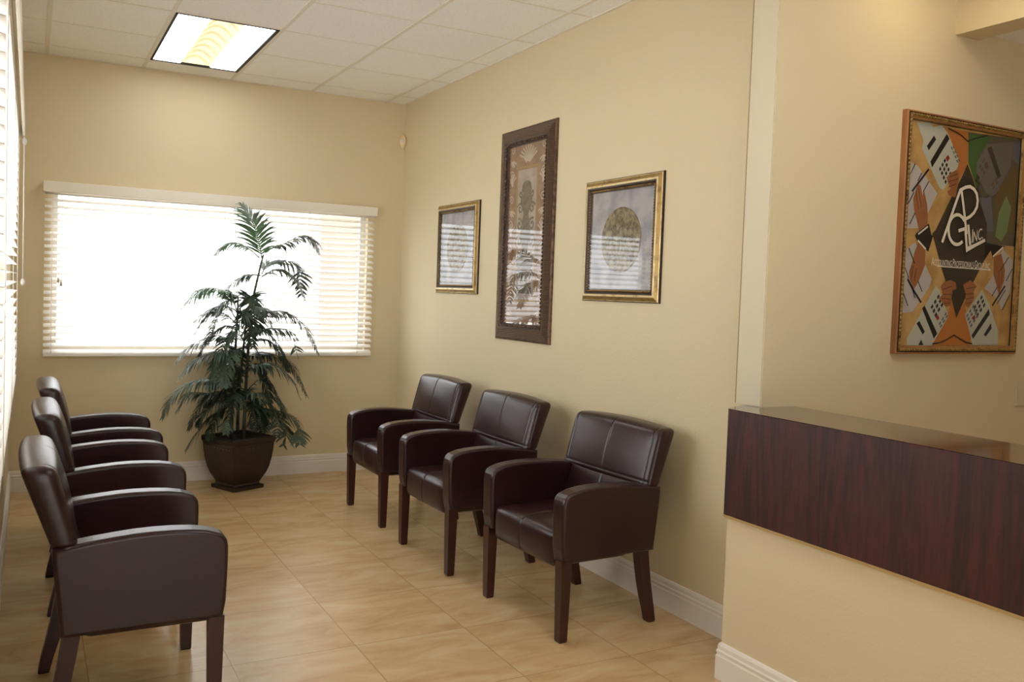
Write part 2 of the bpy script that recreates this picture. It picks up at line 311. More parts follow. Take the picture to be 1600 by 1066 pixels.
# ------------------------------------------------------------------ outline data of the printed painting and of the palm fronds
APG_POLYS=[('orange',[(0.296,0.992),(0.501,0.989),(0.512,0.838),(0.448,0.771),(0.411,0.791),(0.439,0.854)]),('overlay',[(0.501,0.989),(1.026,1.0),(1.02,0.855),(0.989,0.561),(0.998,0.484),(0.727,0.483),(0.721,0.578),(0.515,0.862)]),('brown',[(0.781,0.718),(0.945,0.872),(1.022,0.829),(0.999,0.725),(0.977,0.56),(0.812,0.548)]),('green',[(0.505,0.985),(0.716,0.985),(0.608,0.891),(0.596,0.835),(0.636,0.693),(0.579,0.772),(0.516,0.85)]),('slate',[(0.617,0.697),(0.709,0.699),(0.793,0.725),(0.919,0.869),(0.892,0.879),(0.744,0.715),(0.787,0.547),(0.732,0.539),(0.644,0.675)]),('slate',[(0.935,0.973),(1.022,0.984),(1.017,0.88),(0.93,0.896)]),('leaf',[(0.889,0.722),(0.946,0.67),(0.919,0.552),(0.869,0.502),(0.807,0.523),(0.828,0.636)]),('dark',[(0.511,0.844),(0.565,0.783),(0.721,0.578),(0.727,0.486),(0.716,0.404),(0.621,0.294),(0.556,0.218),(0.488,0.126),(0.436,0.214),(0.339,0.341),(0.233,0.508),(0.261,0.526),(0.379,0.675),(0.46,0.772)]),('orange',[(0.41,0.136),(0.436,0.214),(0.488,0.126),(0.557,0.212),(0.576,0.146),(0.636,0.051),(0.629,0.002),(0.277,-0.001),(0.318,0.034)]),('paper',[(0.005,0.817),(0.076,0.802),(0.175,0.743),(0.258,0.69),(0.187,0.595),(0.152,0.529),(0.016,0.519),(-0.005,0.607)]),('paper',[(0.005,0.419),(0.092,0.462),(0.252,0.301),(0.234,0.265),(0.104,0.151),(0.003,0.142),(-0.008,0.352)]),('paper',[(0.886,0.468),(0.992,0.413),(0.98,0.258),(0.909,0.173),(0.858,0.228),(0.73,0.273),(0.795,0.326)]),('calc',[(0.055,0.99),(0.16,1.005),(0.19,0.982),(0.267,0.996),(0.322,0.966),(0.43,0.853),(0.425,0.825),(0.307,0.708),(0.272,0.718),(0.104,0.88),(0.116,0.913)]),('black',[(0.183,0.828),(0.311,0.964),(0.338,0.944),(0.201,0.803)]),('black',[(0.146,0.894),(0.202,0.946),(0.222,0.93),(0.164,0.876)]),('calc',[(0.065,0.028),(0.29,0.273),(0.327,0.251),(0.412,0.142),(0.406,0.124),(0.283,-0.001),(0.069,0.0)]),('black',[(0.181,0.167),(0.201,0.181),(0.325,0.055),(0.298,0.031)]),('black',[(0.141,0.099),(0.164,0.111),(0.216,0.062),(0.199,0.049)]),('black',[(0.166,0.001),(0.187,0.027),(0.21,0.002)]),('calc',[(0.564,0.146),(0.712,0.267),(0.783,0.201),(0.887,0.073),(0.894,0.003),(0.654,0.001),(0.624,0.05)]),('black',[(0.636,0.048),(0.785,0.177),(0.797,0.15),(0.653,0.032)]),('black',[(0.75,0.051),(0.814,0.109),(0.823,0.083),(0.774,0.045)]),('ghost',[(0.591,0.856),(0.682,0.949),(0.934,0.983),(0.913,0.869),(0.738,0.713),(0.694,0.722),(0.599,0.805)]),('ghostdark',[(0.681,0.931),(0.72,0.943),(0.829,0.81),(0.796,0.797)]),('black',[(0.26,0.801),(0.27,0.813),(0.281,0.802),(0.27,0.791)]),('black',[(0.277,0.783),(0.288,0.795),(0.299,0.784),(0.288,0.773)]),('black',[(0.295,0.765),(0.306,0.777),(0.317,0.766),(0.306,0.754)]),('black',[(0.313,0.747),(0.324,0.759),(0.335,0.748),(0.324,0.736)]),('black',[(0.278,0.821),(0.288,0.833),(0.299,0.822),(0.288,0.81)]),('black',[(0.295,0.803),(0.306,0.815),(0.317,0.804),(0.306,0.792)]),('black',[(0.313,0.785),(0.324,0.797),(0.335,0.786),(0.324,0.774)]),('black',[(0.331,0.767),(0.342,0.778),(0.353,0.768),(0.342,0.756)]),('black',[(0.295,0.841),(0.306,0.853),(0.317,0.842),(0.306,0.83)]),('black',[(0.313,0.823),(0.324,0.835),(0.335,0.824),(0.324,0.812)]),('black',[(0.332,0.805),(0.342,0.816),(0.353,0.805),(0.342,0.794)]),('black',[(0.35,0.786),(0.361,0.798),(0.371,0.787),(0.36,0.775)]),('slate',[(0.344,0.897),(0.344,0.897),(0.365,0.879),(0.365,0.879)]),('slate',[(0.365,0.879),(0.365,0.879),(0.387,0.861),(0.387,0.861)]),('slate',[(0.387,0.861),(0.387,0.861),(0.409,0.843),(0.409,0.843)]),('slate',[(0.352,0.907),(0.361,0.91),(0.372,0.899),(0.363,0.896)]),('slate',[(0.37,0.889),(0.379,0.892),(0.39,0.881),(0.381,0.878)]),('slate',[(0.388,0.87),(0.398,0.874),(0.409,0.863),(0.399,0.859)]),('slate',[(0.406,0.852),(0.416,0.855),(0.427,0.844),(0.418,0.841)]),('slate',[(0.367,0.912),(0.376,0.915),(0.387,0.905),(0.378,0.901)]),('slate',[(0.385,0.894),(0.395,0.897),(0.406,0.886),(0.396,0.883)]),('slate',[(0.404,0.876),(0.413,0.879),(0.424,0.868),(0.415,0.865)]),('slate',[(0.422,0.857),(0.432,0.861),(0.443,0.85),(0.433,0.846)]),('red',[(0.312,0.854),(0.331,0.871),(0.348,0.856),(0.328,0.838)]),('black',[(0.237,0.779),(0.237,0.779),(0.247,0.768),(0.247,0.768)]),('black',[(0.254,0.175),(0.268,0.189),(0.279,0.178),(0.265,0.165)]),('black',[(0.272,0.157),(0.286,0.171),(0.297,0.16),(0.283,0.146)]),('black',[(0.29,0.139),(0.305,0.153),(0.316,0.142),(0.301,0.128)]),('black',[(0.278,0.198),(0.293,0.212),(0.304,0.201),(0.289,0.187)]),('black',[(0.296,0.18),(0.311,0.194),(0.322,0.183),(0.307,0.169)]),('black',[(0.314,0.162),(0.329,0.176),(0.34,0.165),(0.325,0.151)]),('black',[(0.303,0.222),(0.318,0.235),(0.329,0.225),(0.314,0.211)]),('black',[(0.321,0.203),(0.336,0.217),(0.347,0.206),(0.332,0.192)]),('black',[(0.339,0.185),(0.354,0.199),(0.365,0.188),(0.35,0.174)]),('slate',[(0.333,0.099),(0.347,0.112),(0.353,0.105),(0.34,0.092)]),('slate',[(0.344,0.087),(0.358,0.1),(0.364,0.093),(0.35,0.08)]),('slate',[(0.356,0.12),(0.37,0.133),(0.376,0.126),(0.363,0.113)]),('slate',[(0.367,0.109),(0.381,0.122),(0.387,0.115),(0.373,0.102)]),('slate',[(0.379,0.142),(0.393,0.155),(0.399,0.148),(0.386,0.135)]),('slate',[(0.39,0.131),(0.404,0.144),(0.41,0.137),(0.396,0.124)]),('red',[(0.302,0.13),(0.319,0.142),(0.336,0.125),(0.318,0.113)]),('black',[(0.64,0.181),(0.656,0.195),(0.665,0.184),(0.649,0.17)]),('black',[(0.654,0.163),(0.671,0.177),(0.679,0.166),(0.663,0.152)]),('black',[(0.669,0.145),(0.685,0.159),(0.694,0.148),(0.677,0.135)]),('black',[(0.667,0.204),(0.684,0.218),(0.692,0.207),(0.676,0.193)]),('black',[(0.682,0.186),(0.698,0.2),(0.707,0.189),(0.69,0.175)]),('black',[(0.696,0.168),(0.713,0.182),(0.722,0.171),(0.705,0.157)]),('black',[(0.695,0.227),(0.711,0.241),(0.72,0.23),(0.704,0.216)]),('black',[(0.709,0.209),(0.726,0.223),(0.735,0.212),(0.718,0.198)]),('black',[(0.724,0.191),(0.741,0.205),(0.75,0.194),(0.733,0.18)]),('slate',[(0.575,0.14),(0.589,0.153),(0.598,0.143),(0.583,0.131)]),('slate',[(0.588,0.125),(0.603,0.137),(0.612,0.128),(0.597,0.115)]),('slate',[(0.602,0.109),(0.617,0.122),(0.626,0.113),(0.611,0.1)]),('slate',[(0.616,0.094),(0.631,0.106),(0.64,0.097),(0.625,0.084)]),('slate',[(0.599,0.161),(0.614,0.174),(0.622,0.165),(0.607,0.152)]),('slate',[(0.613,0.146),(0.628,0.158),(0.636,0.149),(0.621,0.136)]),('slate',[(0.627,0.13),(0.642,0.143),(0.65,0.134),(0.635,0.121)]),('slate',[(0.641,0.115),(0.656,0.128),(0.664,0.118),(0.65,0.106)]),('slate',[(0.624,0.182),(0.639,0.195),(0.647,0.186),(0.632,0.173)]),('slate',[(0.638,0.167),(0.653,0.18),(0.661,0.171),(0.646,0.158)]),('slate',[(0.652,0.152),(0.667,0.164),(0.675,0.155),(0.66,0.142)]),('slate',[(0.666,0.136),(0.681,0.149),(0.69,0.14),(0.674,0.127)]),('red',[(0.633,0.132),(0.653,0.145),(0.664,0.13),(0.646,0.119)]),('redghost',[(0.661,0.854),(0.691,0.867),(0.695,0.845),(0.676,0.831)]),('overlay',[(0.614,0.837),(0.63,0.853),(0.641,0.845),(0.625,0.829)]),('overlay',[(0.632,0.824),(0.648,0.84),(0.659,0.833),(0.644,0.816)]),('overlay',[(0.651,0.811),(0.667,0.828),(0.678,0.82),(0.662,0.803)]),('overlay',[(0.64,0.864),(0.656,0.881),(0.667,0.873),(0.651,0.856)]),('overlay',[(0.659,0.851),(0.675,0.868),(0.686,0.86),(0.67,0.844)]),('overlay',[(0.678,0.839),(0.694,0.855),(0.705,0.847),(0.689,0.831)]),('overlay',[(0.739,0.763),(0.757,0.779),(0.764,0.77),(0.746,0.755)]),('overlay',[(0.75,0.75),(0.768,0.765),(0.775,0.757),(0.757,0.741)]),('overlay',[(0.769,0.789),(0.787,0.804),(0.794,0.796),(0.776,0.78)]),('overlay',[(0.78,0.775),(0.798,0.79),(0.805,0.782),(0.787,0.767)]),('skin',[(0.088,0.723),(0.111,0.714),(0.131,0.67),(0.138,0.702),(0.154,0.672),(0.175,0.634),(0.184,0.589),(0.184,0.535),(0.121,0.507),(0.095,0.559),(0.067,0.602),(0.054,0.654),(0.072,0.69)]),('skin',[(0.12,0.464),(0.181,0.445),(0.184,0.362),(0.136,0.287),(0.102,0.253),(0.062,0.292),(0.053,0.329),(0.076,0.374),(0.09,0.418)]),('skin',[(0.329,0.768),(0.365,0.792),(0.412,0.808),(0.441,0.788),(0.436,0.746),(0.415,0.681),(0.36,0.688),(0.341,0.704),(0.373,0.719),(0.342,0.748)]),('skin',[(0.33,0.272),(0.357,0.291),(0.414,0.303),(0.463,0.293),(0.472,0.263),(0.437,0.256),(0.433,0.22),(0.428,0.184),(0.382,0.179),(0.32,0.216),(0.352,0.235)]),('skin',[(0.53,0.284),(0.595,0.308),(0.66,0.28),(0.632,0.257),(0.639,0.221),(0.591,0.18),(0.557,0.188),(0.559,0.242)]),('skin',[(0.804,0.425),(0.872,0.443),(0.918,0.367),(0.915,0.313),(0.872,0.245),(0.84,0.297),(0.809,0.34)]),('sleeve',[(0.097,0.503),(0.198,0.551),(0.223,0.503),(0.24,0.496),(0.205,0.424),(0.108,0.469),(0.086,0.488)]),('sleeve',[(0.714,0.488),(0.902,0.48),(0.792,0.419),(0.769,0.454),(0.71,0.402)])]
APG_LINES=[('white',0.012,[(0.115,0.5),(0.188,0.536)]),('white',0.012,[(0.115,0.47),(0.181,0.436)]),('white',0.012,[(0.795,0.427),(0.885,0.474)]),('black',0.016,[(0.043,0.687),(0.169,0.791)]),('black',0.016,[(0.047,0.293),(0.097,0.248)]),('black',0.016,[(0.097,0.248),(0.166,0.196)]),('black',0.016,[(0.816,0.194),(0.925,0.288)]),('black',0.008,[(-0.001,0.738),(0.054,0.807)]),('black',0.008,[(0.004,0.616),(0.057,0.681)]),('black',0.008,[(0.136,0.692),(0.177,0.738)]),('black',0.008,[(0.037,0.541),(0.076,0.592)]),('black',0.008,[(0.084,0.734),(0.115,0.771)]),('black',0.008,[(0.041,0.433),(0.094,0.368)]),('black',0.008,[(0.001,0.364),(0.052,0.303)]),('black',0.008,[(0.006,0.244),(0.057,0.178)]),('black',0.008,[(0.133,0.287),(0.171,0.244)]),('black',0.008,[(0.078,0.27),(0.112,0.214)]),('black',0.008,[(0.87,0.361),(0.946,0.429)]),('black',0.008,[(0.913,0.174),(0.978,0.245)]),('black',0.008,[(0.807,0.239),(0.849,0.281)]),('black',0.008,[(0.935,0.314),(0.989,0.374)]),('black',0.008,[(0.86,0.203),(0.932,0.269)]),('skindark',0.006,[(0.094,0.701),(0.125,0.618)]),('skindark',0.006,[(0.072,0.69),(0.102,0.61)]),('skindark',0.006,[(0.347,0.749),(0.431,0.769)]),('skindark',0.006,[(0.356,0.773),(0.423,0.789)]),('skindark',0.006,[(0.35,0.726),(0.417,0.744)]),('skindark',0.006,[(0.083,0.357),(0.074,0.299)]),('skindark',0.006,[(0.112,0.347),(0.1,0.288)]),('skindark',0.006,[(0.352,0.235),(0.428,0.237)]),('skindark',0.006,[(0.348,0.217),(0.425,0.213)]),('skindark',0.006,[(0.349,0.258),(0.43,0.273)]),('skindark',0.006,[(0.559,0.242),(0.627,0.245)]),('skindark',0.006,[(0.562,0.218),(0.629,0.227)]),('skindark',0.006,[(0.563,0.267),(0.636,0.276)]),('skindark',0.006,[(0.857,0.361),(0.872,0.279)]),('skindark',0.006,[(0.89,0.362),(0.89,0.299)]),('skindark',0.006,[(0.368,0.194),(0.426,0.199)]),('skindark',0.006,[(0.571,0.197),(0.619,0.205)]),('black',0.01,[(0.288,0.008),(0.344,0.012),(0.4,0.024),(0.473,0.048),(0.529,0.031),(0.585,0.015),(0.641,0.009)]),('black',0.01,[(0.319,0.989),(0.39,0.978),(0.438,0.968),(0.499,0.946),(0.558,0.964),(0.677,0.989)]),('black',0.014,[(1.019,0.932),(1.009,0.828),(0.997,0.687),(0.996,0.562)]),('black',0.014,[(0.998,0.582),(0.994,0.484)]),('ghostdark',0.012,[(0.6,0.799),(0.619,0.788),(0.591,0.773),(0.629,0.759),(0.606,0.738),(0.639,0.717),(0.63,0.692)])]
APG_LOGO=[[(0.321,0.476),(0.387,0.598),(0.453,0.718)],[(0.453,0.718),(0.497,0.734),(0.539,0.741),(0.578,0.731),(0.604,0.712),(0.617,0.681),(0.613,0.651),(0.59,0.623),(0.554,0.602),(0.512,0.588)],[(0.467,0.71),(0.488,0.653),(0.515,0.574),(0.531,0.525)],[(0.502,0.583),(0.487,0.594),(0.469,0.601),(0.451,0.605),(0.432,0.604),(0.414,0.599),(0.397,0.591),(0.384,0.579),(0.374,0.565),(0.369,0.549),(0.368,0.533),(0.372,0.517),(0.379,0.501),(0.391,0.488),(0.406,0.478),(0.423,0.471),(0.442,0.468),(0.461,0.469),(0.479,0.474),(0.495,0.482)],[(0.463,0.533),(0.519,0.545)],[(0.518,0.547),(0.53,0.499),(0.543,0.449),(0.62,0.473),(0.701,0.499)],[(0.544,0.56),(0.569,0.475)]]
APG_TEXT={'inc':[(0.583,0.48),(0.685,0.507),(0.573,0.549)],'line':[(0.234,0.36),(0.772,0.36),(0.223,0.399)],'under':[(0.285,0.362),(0.772,0.361)]}
FRONDS=[[(0.14,1.642),(0.095,1.794),(0.045,1.918),(-0.023,2.024)],[(0.117,1.665),(0.036,1.73),(-0.046,1.762),(-0.123,1.743),(-0.186,1.679)],[(0.158,1.702),(0.217,1.748),(0.294,1.78),(0.403,1.835),(0.489,1.812),(0.539,1.72)],[(0.136,1.55),(0.181,1.619),(0.254,1.651),(0.353,1.647),(0.417,1.596),(0.444,1.412)],[(0.136,1.527),(0.199,1.573),(0.272,1.582),(0.367,1.509),(0.43,1.366)],[(0.127,1.536),(0.059,1.541),(-0.0,1.523),(-0.087,1.454),(-0.109,1.38)],[(-0.028,1.38),(-0.137,1.421),(-0.236,1.435),(-0.304,1.412),(-0.413,1.306)],[(-0.037,1.279),(-0.1,1.306),(-0.159,1.306),(-0.25,1.256),(-0.336,1.173)],[(-0.037,1.288),(-0.068,1.343),(-0.1,1.362),(-0.155,1.32),(-0.191,1.26)],[(-0.032,1.182),(-0.1,1.242),(-0.168,1.265),(-0.245,1.214),(-0.309,1.104)],[(0.054,1.297),(0.099,1.311),(0.136,1.288),(0.172,1.182)],[(0.072,1.182),(0.122,1.242),(0.176,1.27),(0.322,1.274),(0.471,1.159),(0.567,0.975)],[(0.049,1.099),(0.127,1.145),(0.217,1.159),(0.322,1.132),(0.376,0.966)],[(-0.028,1.04),(-0.1,1.081),(-0.191,1.09),(-0.345,1.017),(-0.436,0.906)],[(-0.028,0.948),(-0.1,0.98),(-0.191,0.984),(-0.327,0.929),(-0.427,0.819)],[(0.036,0.943),(0.127,0.971),(0.217,0.966),(0.376,0.892),(0.508,0.653)],[(0.036,0.846),(0.117,0.897),(0.199,0.902),(0.322,0.81),(0.39,0.667)],[(0.013,0.865),(-0.046,0.897),(-0.109,0.892),(-0.191,0.823),(-0.227,0.736)],[(-0.028,0.727),(-0.168,0.782),(-0.313,0.791),(-0.468,0.704),(-0.54,0.552)],[(-0.032,0.635),(-0.146,0.667),(-0.241,0.685),(-0.35,0.681),(-0.422,0.561)],[(-0.037,0.607),(-0.1,0.639),(-0.168,0.635),(-0.264,0.552),(-0.3,0.469)],[(-0.046,0.557),(-0.118,0.547),(-0.191,0.511),(-0.291,0.377),(-0.345,0.285)],[(0.013,0.607),(0.063,0.676),(0.117,0.695),(0.24,0.644),(0.294,0.547)],[(0.045,0.58),(0.108,0.621),(0.176,0.621),(0.281,0.529),(0.276,0.368)],[(0.036,0.561),(0.172,0.575),(0.322,0.534),(0.39,0.455),(0.408,0.322)],[(0.059,0.552),(0.195,0.538),(0.299,0.478),(0.362,0.396),(0.34,0.285)],[(-0.01,0.63),(-0.028,0.69),(-0.046,0.653),(-0.091,0.515),(-0.109,0.414)],[(0.018,0.63),(0.036,0.69),(0.063,0.644),(0.108,0.515),(0.127,0.4)],[(-0.028,0.929),(-0.055,0.998),(-0.091,0.966),(-0.137,0.837),(-0.146,0.754)],[(0.036,0.998),(0.063,1.067),(0.099,1.03),(0.145,0.92),(0.163,0.814)],[(0.045,1.205),(0.018,1.27),(-0.01,1.242),(-0.073,1.15),(-0.1,1.067)],[(0.063,1.297),(0.036,1.38),(-0.0,1.398),(-0.073,1.343),(-0.1,1.27)],[(-0.0,0.791),(0.059,0.86),(0.127,0.846),(0.217,0.745),(0.254,0.644)],[(-0.0,0.745),(-0.064,0.8),(-0.123,0.791),(-0.191,0.69),(-0.214,0.584)]]

# ------------------------------------------------------------------ setting
m = MB(); m.box(-.12, XR + .12, YF - .12, .12, -.06, 0); struct(m.build('floor', M['floor']))

GX0, GY0, GS = .1964, -.27, .61             # ceiling grid: one T-bar each way, spacing
LIGHTS = [(1, 0), (2, 7), (4, 8)]           # cells (column, first row) taken by the 2-row lamps
skip = {(c, r + k) for c, r in LIGHTS for k in (0, 1)}
XC = 3.865                                  # end of the high ceiling
xl = [-.0] + [GX0 + GS * i for i in range(7) if GX0 + GS * i < XC] + [XC]
yl = [0.0] + [GY0 - GS * j for j in range(14)] + [YF]
m = MB()
for i in range(len(xl) - 1):
    for j in range(len(yl) - 1):
        if (i - 1, j - 1) in skip: continue
        m.box(xl[i], xl[i + 1], yl[j + 1], yl[j], H + .004, H + .03)
struct(m.build('ceiling', M['ceil']))
m = MB()
for x in xl[1:-1]: m.box(x - .012, x + .012, YF, 0, H, H + .006)
for j, y in enumerate(yl[1:-1]):
    for i in range(len(xl) - 1):
        if (i - 1, j) in skip and (i - 1, j - 1) in skip: continue
        m.box(xl[i] + .012, xl[i + 1] - .012, y - .006, y + .006, H + .0015, H + .006)
m.box(0, .022, YF, 0, H, H + .006); m.box(W - .016, W, -4.06, 0, H, H + .006); m.box(.022, W - .016, -.016, 0, H, H + .006)
struct(m.build('trim_1', M['grid']))
m = MB(); m.box(3.865, XR + .12, YF, WY, 2.72, 2.76); struct(m.build('ceiling_reception', M['ceil']))

BW = (.235, 2.51, .965, 2.085)              # back window opening x0, x1, z0, z1
m = MB()
m.box(-.12, BW[0], 0, .12, 0, H + .03); m.box(BW[1], W + .12, 0, .12, 0, H + .03)
m.box(BW[0], BW[1], 0, .12, 0, BW[2]); m.box(BW[0], BW[1], 0, .12, BW[3], H + .03)
struct(m.build('wall_back', M['wall']))
LW = (-4.1, -1.36, .96, 2.24)               # left window opening y0, y1, z0, z1
m = MB()
m.box(-.12, 0, LW[1], 0, 0, H + .03); m.box(-.12, 0, YF, LW[0], 0, H + .03)
m.box(-.12, 0, LW[0], LW[1], 0, LW[2]); m.box(-.12, 0, LW[0], LW[1], LW[3], H + .03)
struct(m.build('wall_left', M['wall']))
m = MB(); m.box(W, W + .12, -4.06, 0, 0, H + .03); struct(m.build('wall_right', M['wall']))
m = MB(); m.box(2.66, XR + .12, WY, -4.06, 0, H + .03); struct(m.build('wall_reception', M['wall']))
m = MB(); m.box(2.6565, 2.66, WY + .004, -4.064, 1.06, H); struct(m.build('trim_2', M['strip']))  # thin cover added on the wall end to carry its greyer tone
m = MB(); m.box(2.6550, 2.66, -4.0635, -4.0602, 1.06, H); struct(m.build('trim_3', M['crease_shade']))  # shade of the crease at the wall end, put in as a dark strip
m = MB()                                    # front wall behind the viewer, with a glazed entrance added to admit fill light
for x0, x1, z0, z1 in ((-.12, .1, 0, H + .03), (1.9, XR + .12, 0, H + .03), (.1, 1.9, 2.35, H + .03)): m.box(x0, x1, YF - .12, YF, z0, z1)
struct(m.build('wall_front', M['wall']))
m = MB()
for x0, x1, z0, z1 in ((.1, .17, 0, 2.35), (1.83, 1.9, 0, 2.35), (.965, 1.035, 0, 2.28), (.17, 1.83, 2.28, 2.35), (.17, .965, .02, .2), (1.035, 1.83, .02, .2)): m.box(x0, x1, YF - .09, YF - .04, z0, z1)
do = struct(m.build('added_door_1', M['alu']))  # door added as an opening for the fill light behind the camera
m = MB()
for x0, x1 in ((.17, .965), (1.035, 1.83)): m.box(x0, x1, YF - .07, YF - .062, .2, 2.28)
m.build('pane', M['pane'], do)
m = MB(); m.box(XR, XR + .12, YF, WY, 0, H + .03); struct(m.build('wall_far', M['wall']))
m = MB(); m.box(3.715, 3.865, YF, WY, 2.68, H + .03); struct(m.build('wall_header', M['wall']))
m = MB(); m.box(2.512, 2.83, YF, WY, 0, 1.03); struct(m.build('wall_half', M['wall']))

BP = [(0, 0), (.015, 0), (.015, .092), (.0115, .096), (.0115, .103), (.014, .107), (.014, .112), (.010, .117), (.010, .132), (.006, .142), (0, .145)]
m = MB(); m.prism([(-d, z) for d, z in BP], 'x', 0, W - .015); struct(m.build('baseboard_back', M['white']))
m = MB(); m.prism([(W - d, z) for d, z in BP], 'y', -4.06, 0); struct(m.build('baseboard_right', M['white']))
m = MB(); m.prism([(d, z) for d, z in BP], 'y', YF, -.015); struct(m.build('baseboard_left', M['white']))
m = MB()
m.prism([(2.512 - d, z) for d, z in BP], 'y', YF, WY)
m.loft([[(2.66, WY + d, z) for d, z in BP], [(2.512 - .0, WY + d, z) for d, z in BP], [(2.512 - d, WY + d, z) for d, z in BP], [(2.512 - d, WY, z) for d, z in BP]])
struct(m.build('baseboard_counter', M['white']))

# windows: frame and pane in each opening
def window(name, axis, a0, a1, z0, z1, depth, mull):
    m = MB()
    def bx(u0, u1, w0, w1, d0, d1):
        if axis == 'x': m.box(u0, u1, d0, d1, w0, w1)
        else: m.box(-d1, -d0, u0, u1, w0, w1)
    f = .045
    for (u0, u1, w0, w1) in [(a0, a0 + f, z0, z1), (a1 - f, a1, z0, z1), (a0 + f, a1 - f, z0, z0 + f), (a0 + f, a1 - f, z1 - f, z1)] + [(q - .02, q + .02, z0 + f, z1 - f) for q in mull]:
        bx(u0, u1, w0, w1, depth - .03, depth + .02)
    o = struct(m.build(name, M['alu']))
    m = MB(); bx(a0 + f, a1 - f, z0 + f, z1 - f, depth - .004, depth + .002)
    m.build('pane', M['pane'], o)
window('window_1', 'x', *BW, .085, [])
window('window_2', 'y', *LW, .085, [-2.73])

# outdoors: pavement and a pink rendered column beyond the back window
m = MB(); m.box(-30, 30, .12, 40, -.25, -.15); m.box(-30, -.12, -30, .12, -.25, -.15); m.box(-.12, 30, -30, YF - .12, -.25, -.15); struct(m.build('ground', M['asphalt']))
m = MB(); m.box(2.33, 2.78, .75, 1.2, -.15, .25); m.box(2.36, 2.75, .78, 1.17, .25, 3.2)
tag(m.build('stucco_column', M['stucco']), 'pink rendered column outside, behind the right end of the back window blind', 'column')

# ------------------------------------------------------------------ window blinds
def blind(root, axis, a0, a1, ztop, zbot, d0, tilt, cords, near_end_wand):
    """axis 'x': hangs on the back wall, depth is -y; axis 'y': on the left wall, depth is +x"""
    def P(u, d, z): return (u, -d, z) if axis == 'x' else (d, u, z)
    def bx(m, u0, u1, e0, e1, z0, z1, bev=0):
        a = P(u0, e0, z0); b = P(u1, e1, z1)
        m.box(min(a[0], b[0]), max(a[0], b[0]), min(a[1], b[1]), max(a[1], b[1]), min(a[2], b[2]), max(a[2], b[2]), bev)
    m = MB()
    bx(m, a0, a1, d0 + .062, d0 + .074, ztop - .07, ztop, .003)
    bx(m, a0, a0 + .01, .001, d0 + .062, ztop - .07, ztop); bx(m, a1 - .01, a1, .001, d0 + .062, ztop - .07, ztop)
    m.build('valance', M['valance'], root)
    m = MB(); bx(m, a0 + .012, a1 - .012, d0 - .02 + .006, d0 + .05, ztop - .05, ztop - .004); m.build('head_rail', M['valance'], root)
    s0, s1 = a0 + .012, a1 - .012
    m = MB(); n = int((ztop - .08 - zbot - .03) / .0445); step = (ztop - .08 - zbot - .03) / n
    ct, st = math.cos(tilt), math.sin(tilt)
    for k in range(n + 1):
        zc = zbot + .035 + step * k; ring = []
        for w, h in ((-.025, 0), (-.0125, .0022), (0, .003), (.0125, .0022), (.025, 0), (.025, -.0025), (0, .0005), (-.025, -.0025)):
            ring.append((d0 + .02 + w * ct - h * st, zc - w * st + h * ct))
        m.loft([[P(s0, d, z) for d, z in ring], [P(s1, d, z) for d, z in ring]], smooth=False)
    m.build('slats', M['slat'], root)
    m = MB(); bx(m, s0, s1, d0 - .004, d0 + .044, zbot, zbot + .02, .004); m.build('bottom_rail', M['slat'], root)
    for u in cords:
        m = MB()
        for e in (-.006, .047): m.tube([P(u, d0 + e, ztop - .06), P(u, d0 + e, zbot + .02)], .0014, 5)
        m.build('ladder_cord', M['cord'], root)
    return P

b = thing('window_blind', 'wide white slatted blind covering the back window behind the palm', 'blind', (0, 0, 0), 0, 'white window blinds')
P = blind(b, 'x', .185, 2.56, 2.118, .93, .012, math.radians(24), (.245, 1.38, 2.43), None)
for u, zb in ((2.482, 1.45),):
    m = MB(); m.tube([P(u, .085, 2.03), P(u, .088, zb)], .003, 6); m.ellipsoid(P(u, .088, zb - .015), (.007, .007, .018)); m.build('tilt_wand', M['cord'], b)
for u, zt in ((.285, 1.47), (.302, 1.45)):
    m = MB(); m.tube([P(u, .07, 2.03), P(u, .072, zt)], .0011, 5); m.build('pull_cord', M['cord'], b)
    m = MB(); m.loft([[(u + r * math.cos(t), -.072 + r * math.sin(t), z) for t in [k * math.pi / 4 for k in range(8)]] for r, z in ((.003, zt + .004), (.006, zt - .01), (.009, zt - .03), (.006, zt - .036))], smooth=True)
    m.build('tassel', M['switch'], b)
b2 = thing('window_blind', 'white slatted blind over the window in the left wall, cut by the picture edge', 'blind', (0, 0, 0), 0, 'white window blinds')
P = blind(b2, 'y', -4.16, -1.28, 2.3, .9, .008, math.radians(2), (-1.42, -2.7, -4.0), None)
m = MB(); m.tube([P(-1.31, .078, 2.24), P(-1.31, .08, 1.46)], .0035, 6); m.build('pull_cord', M['cord'], b2)
for z in (2.2, 1.44):
    m = MB(); m.ellipsoid(P(-1.31, .08, z), (.012, .012, .02)); m.build('tassel', M['cord'], b2)

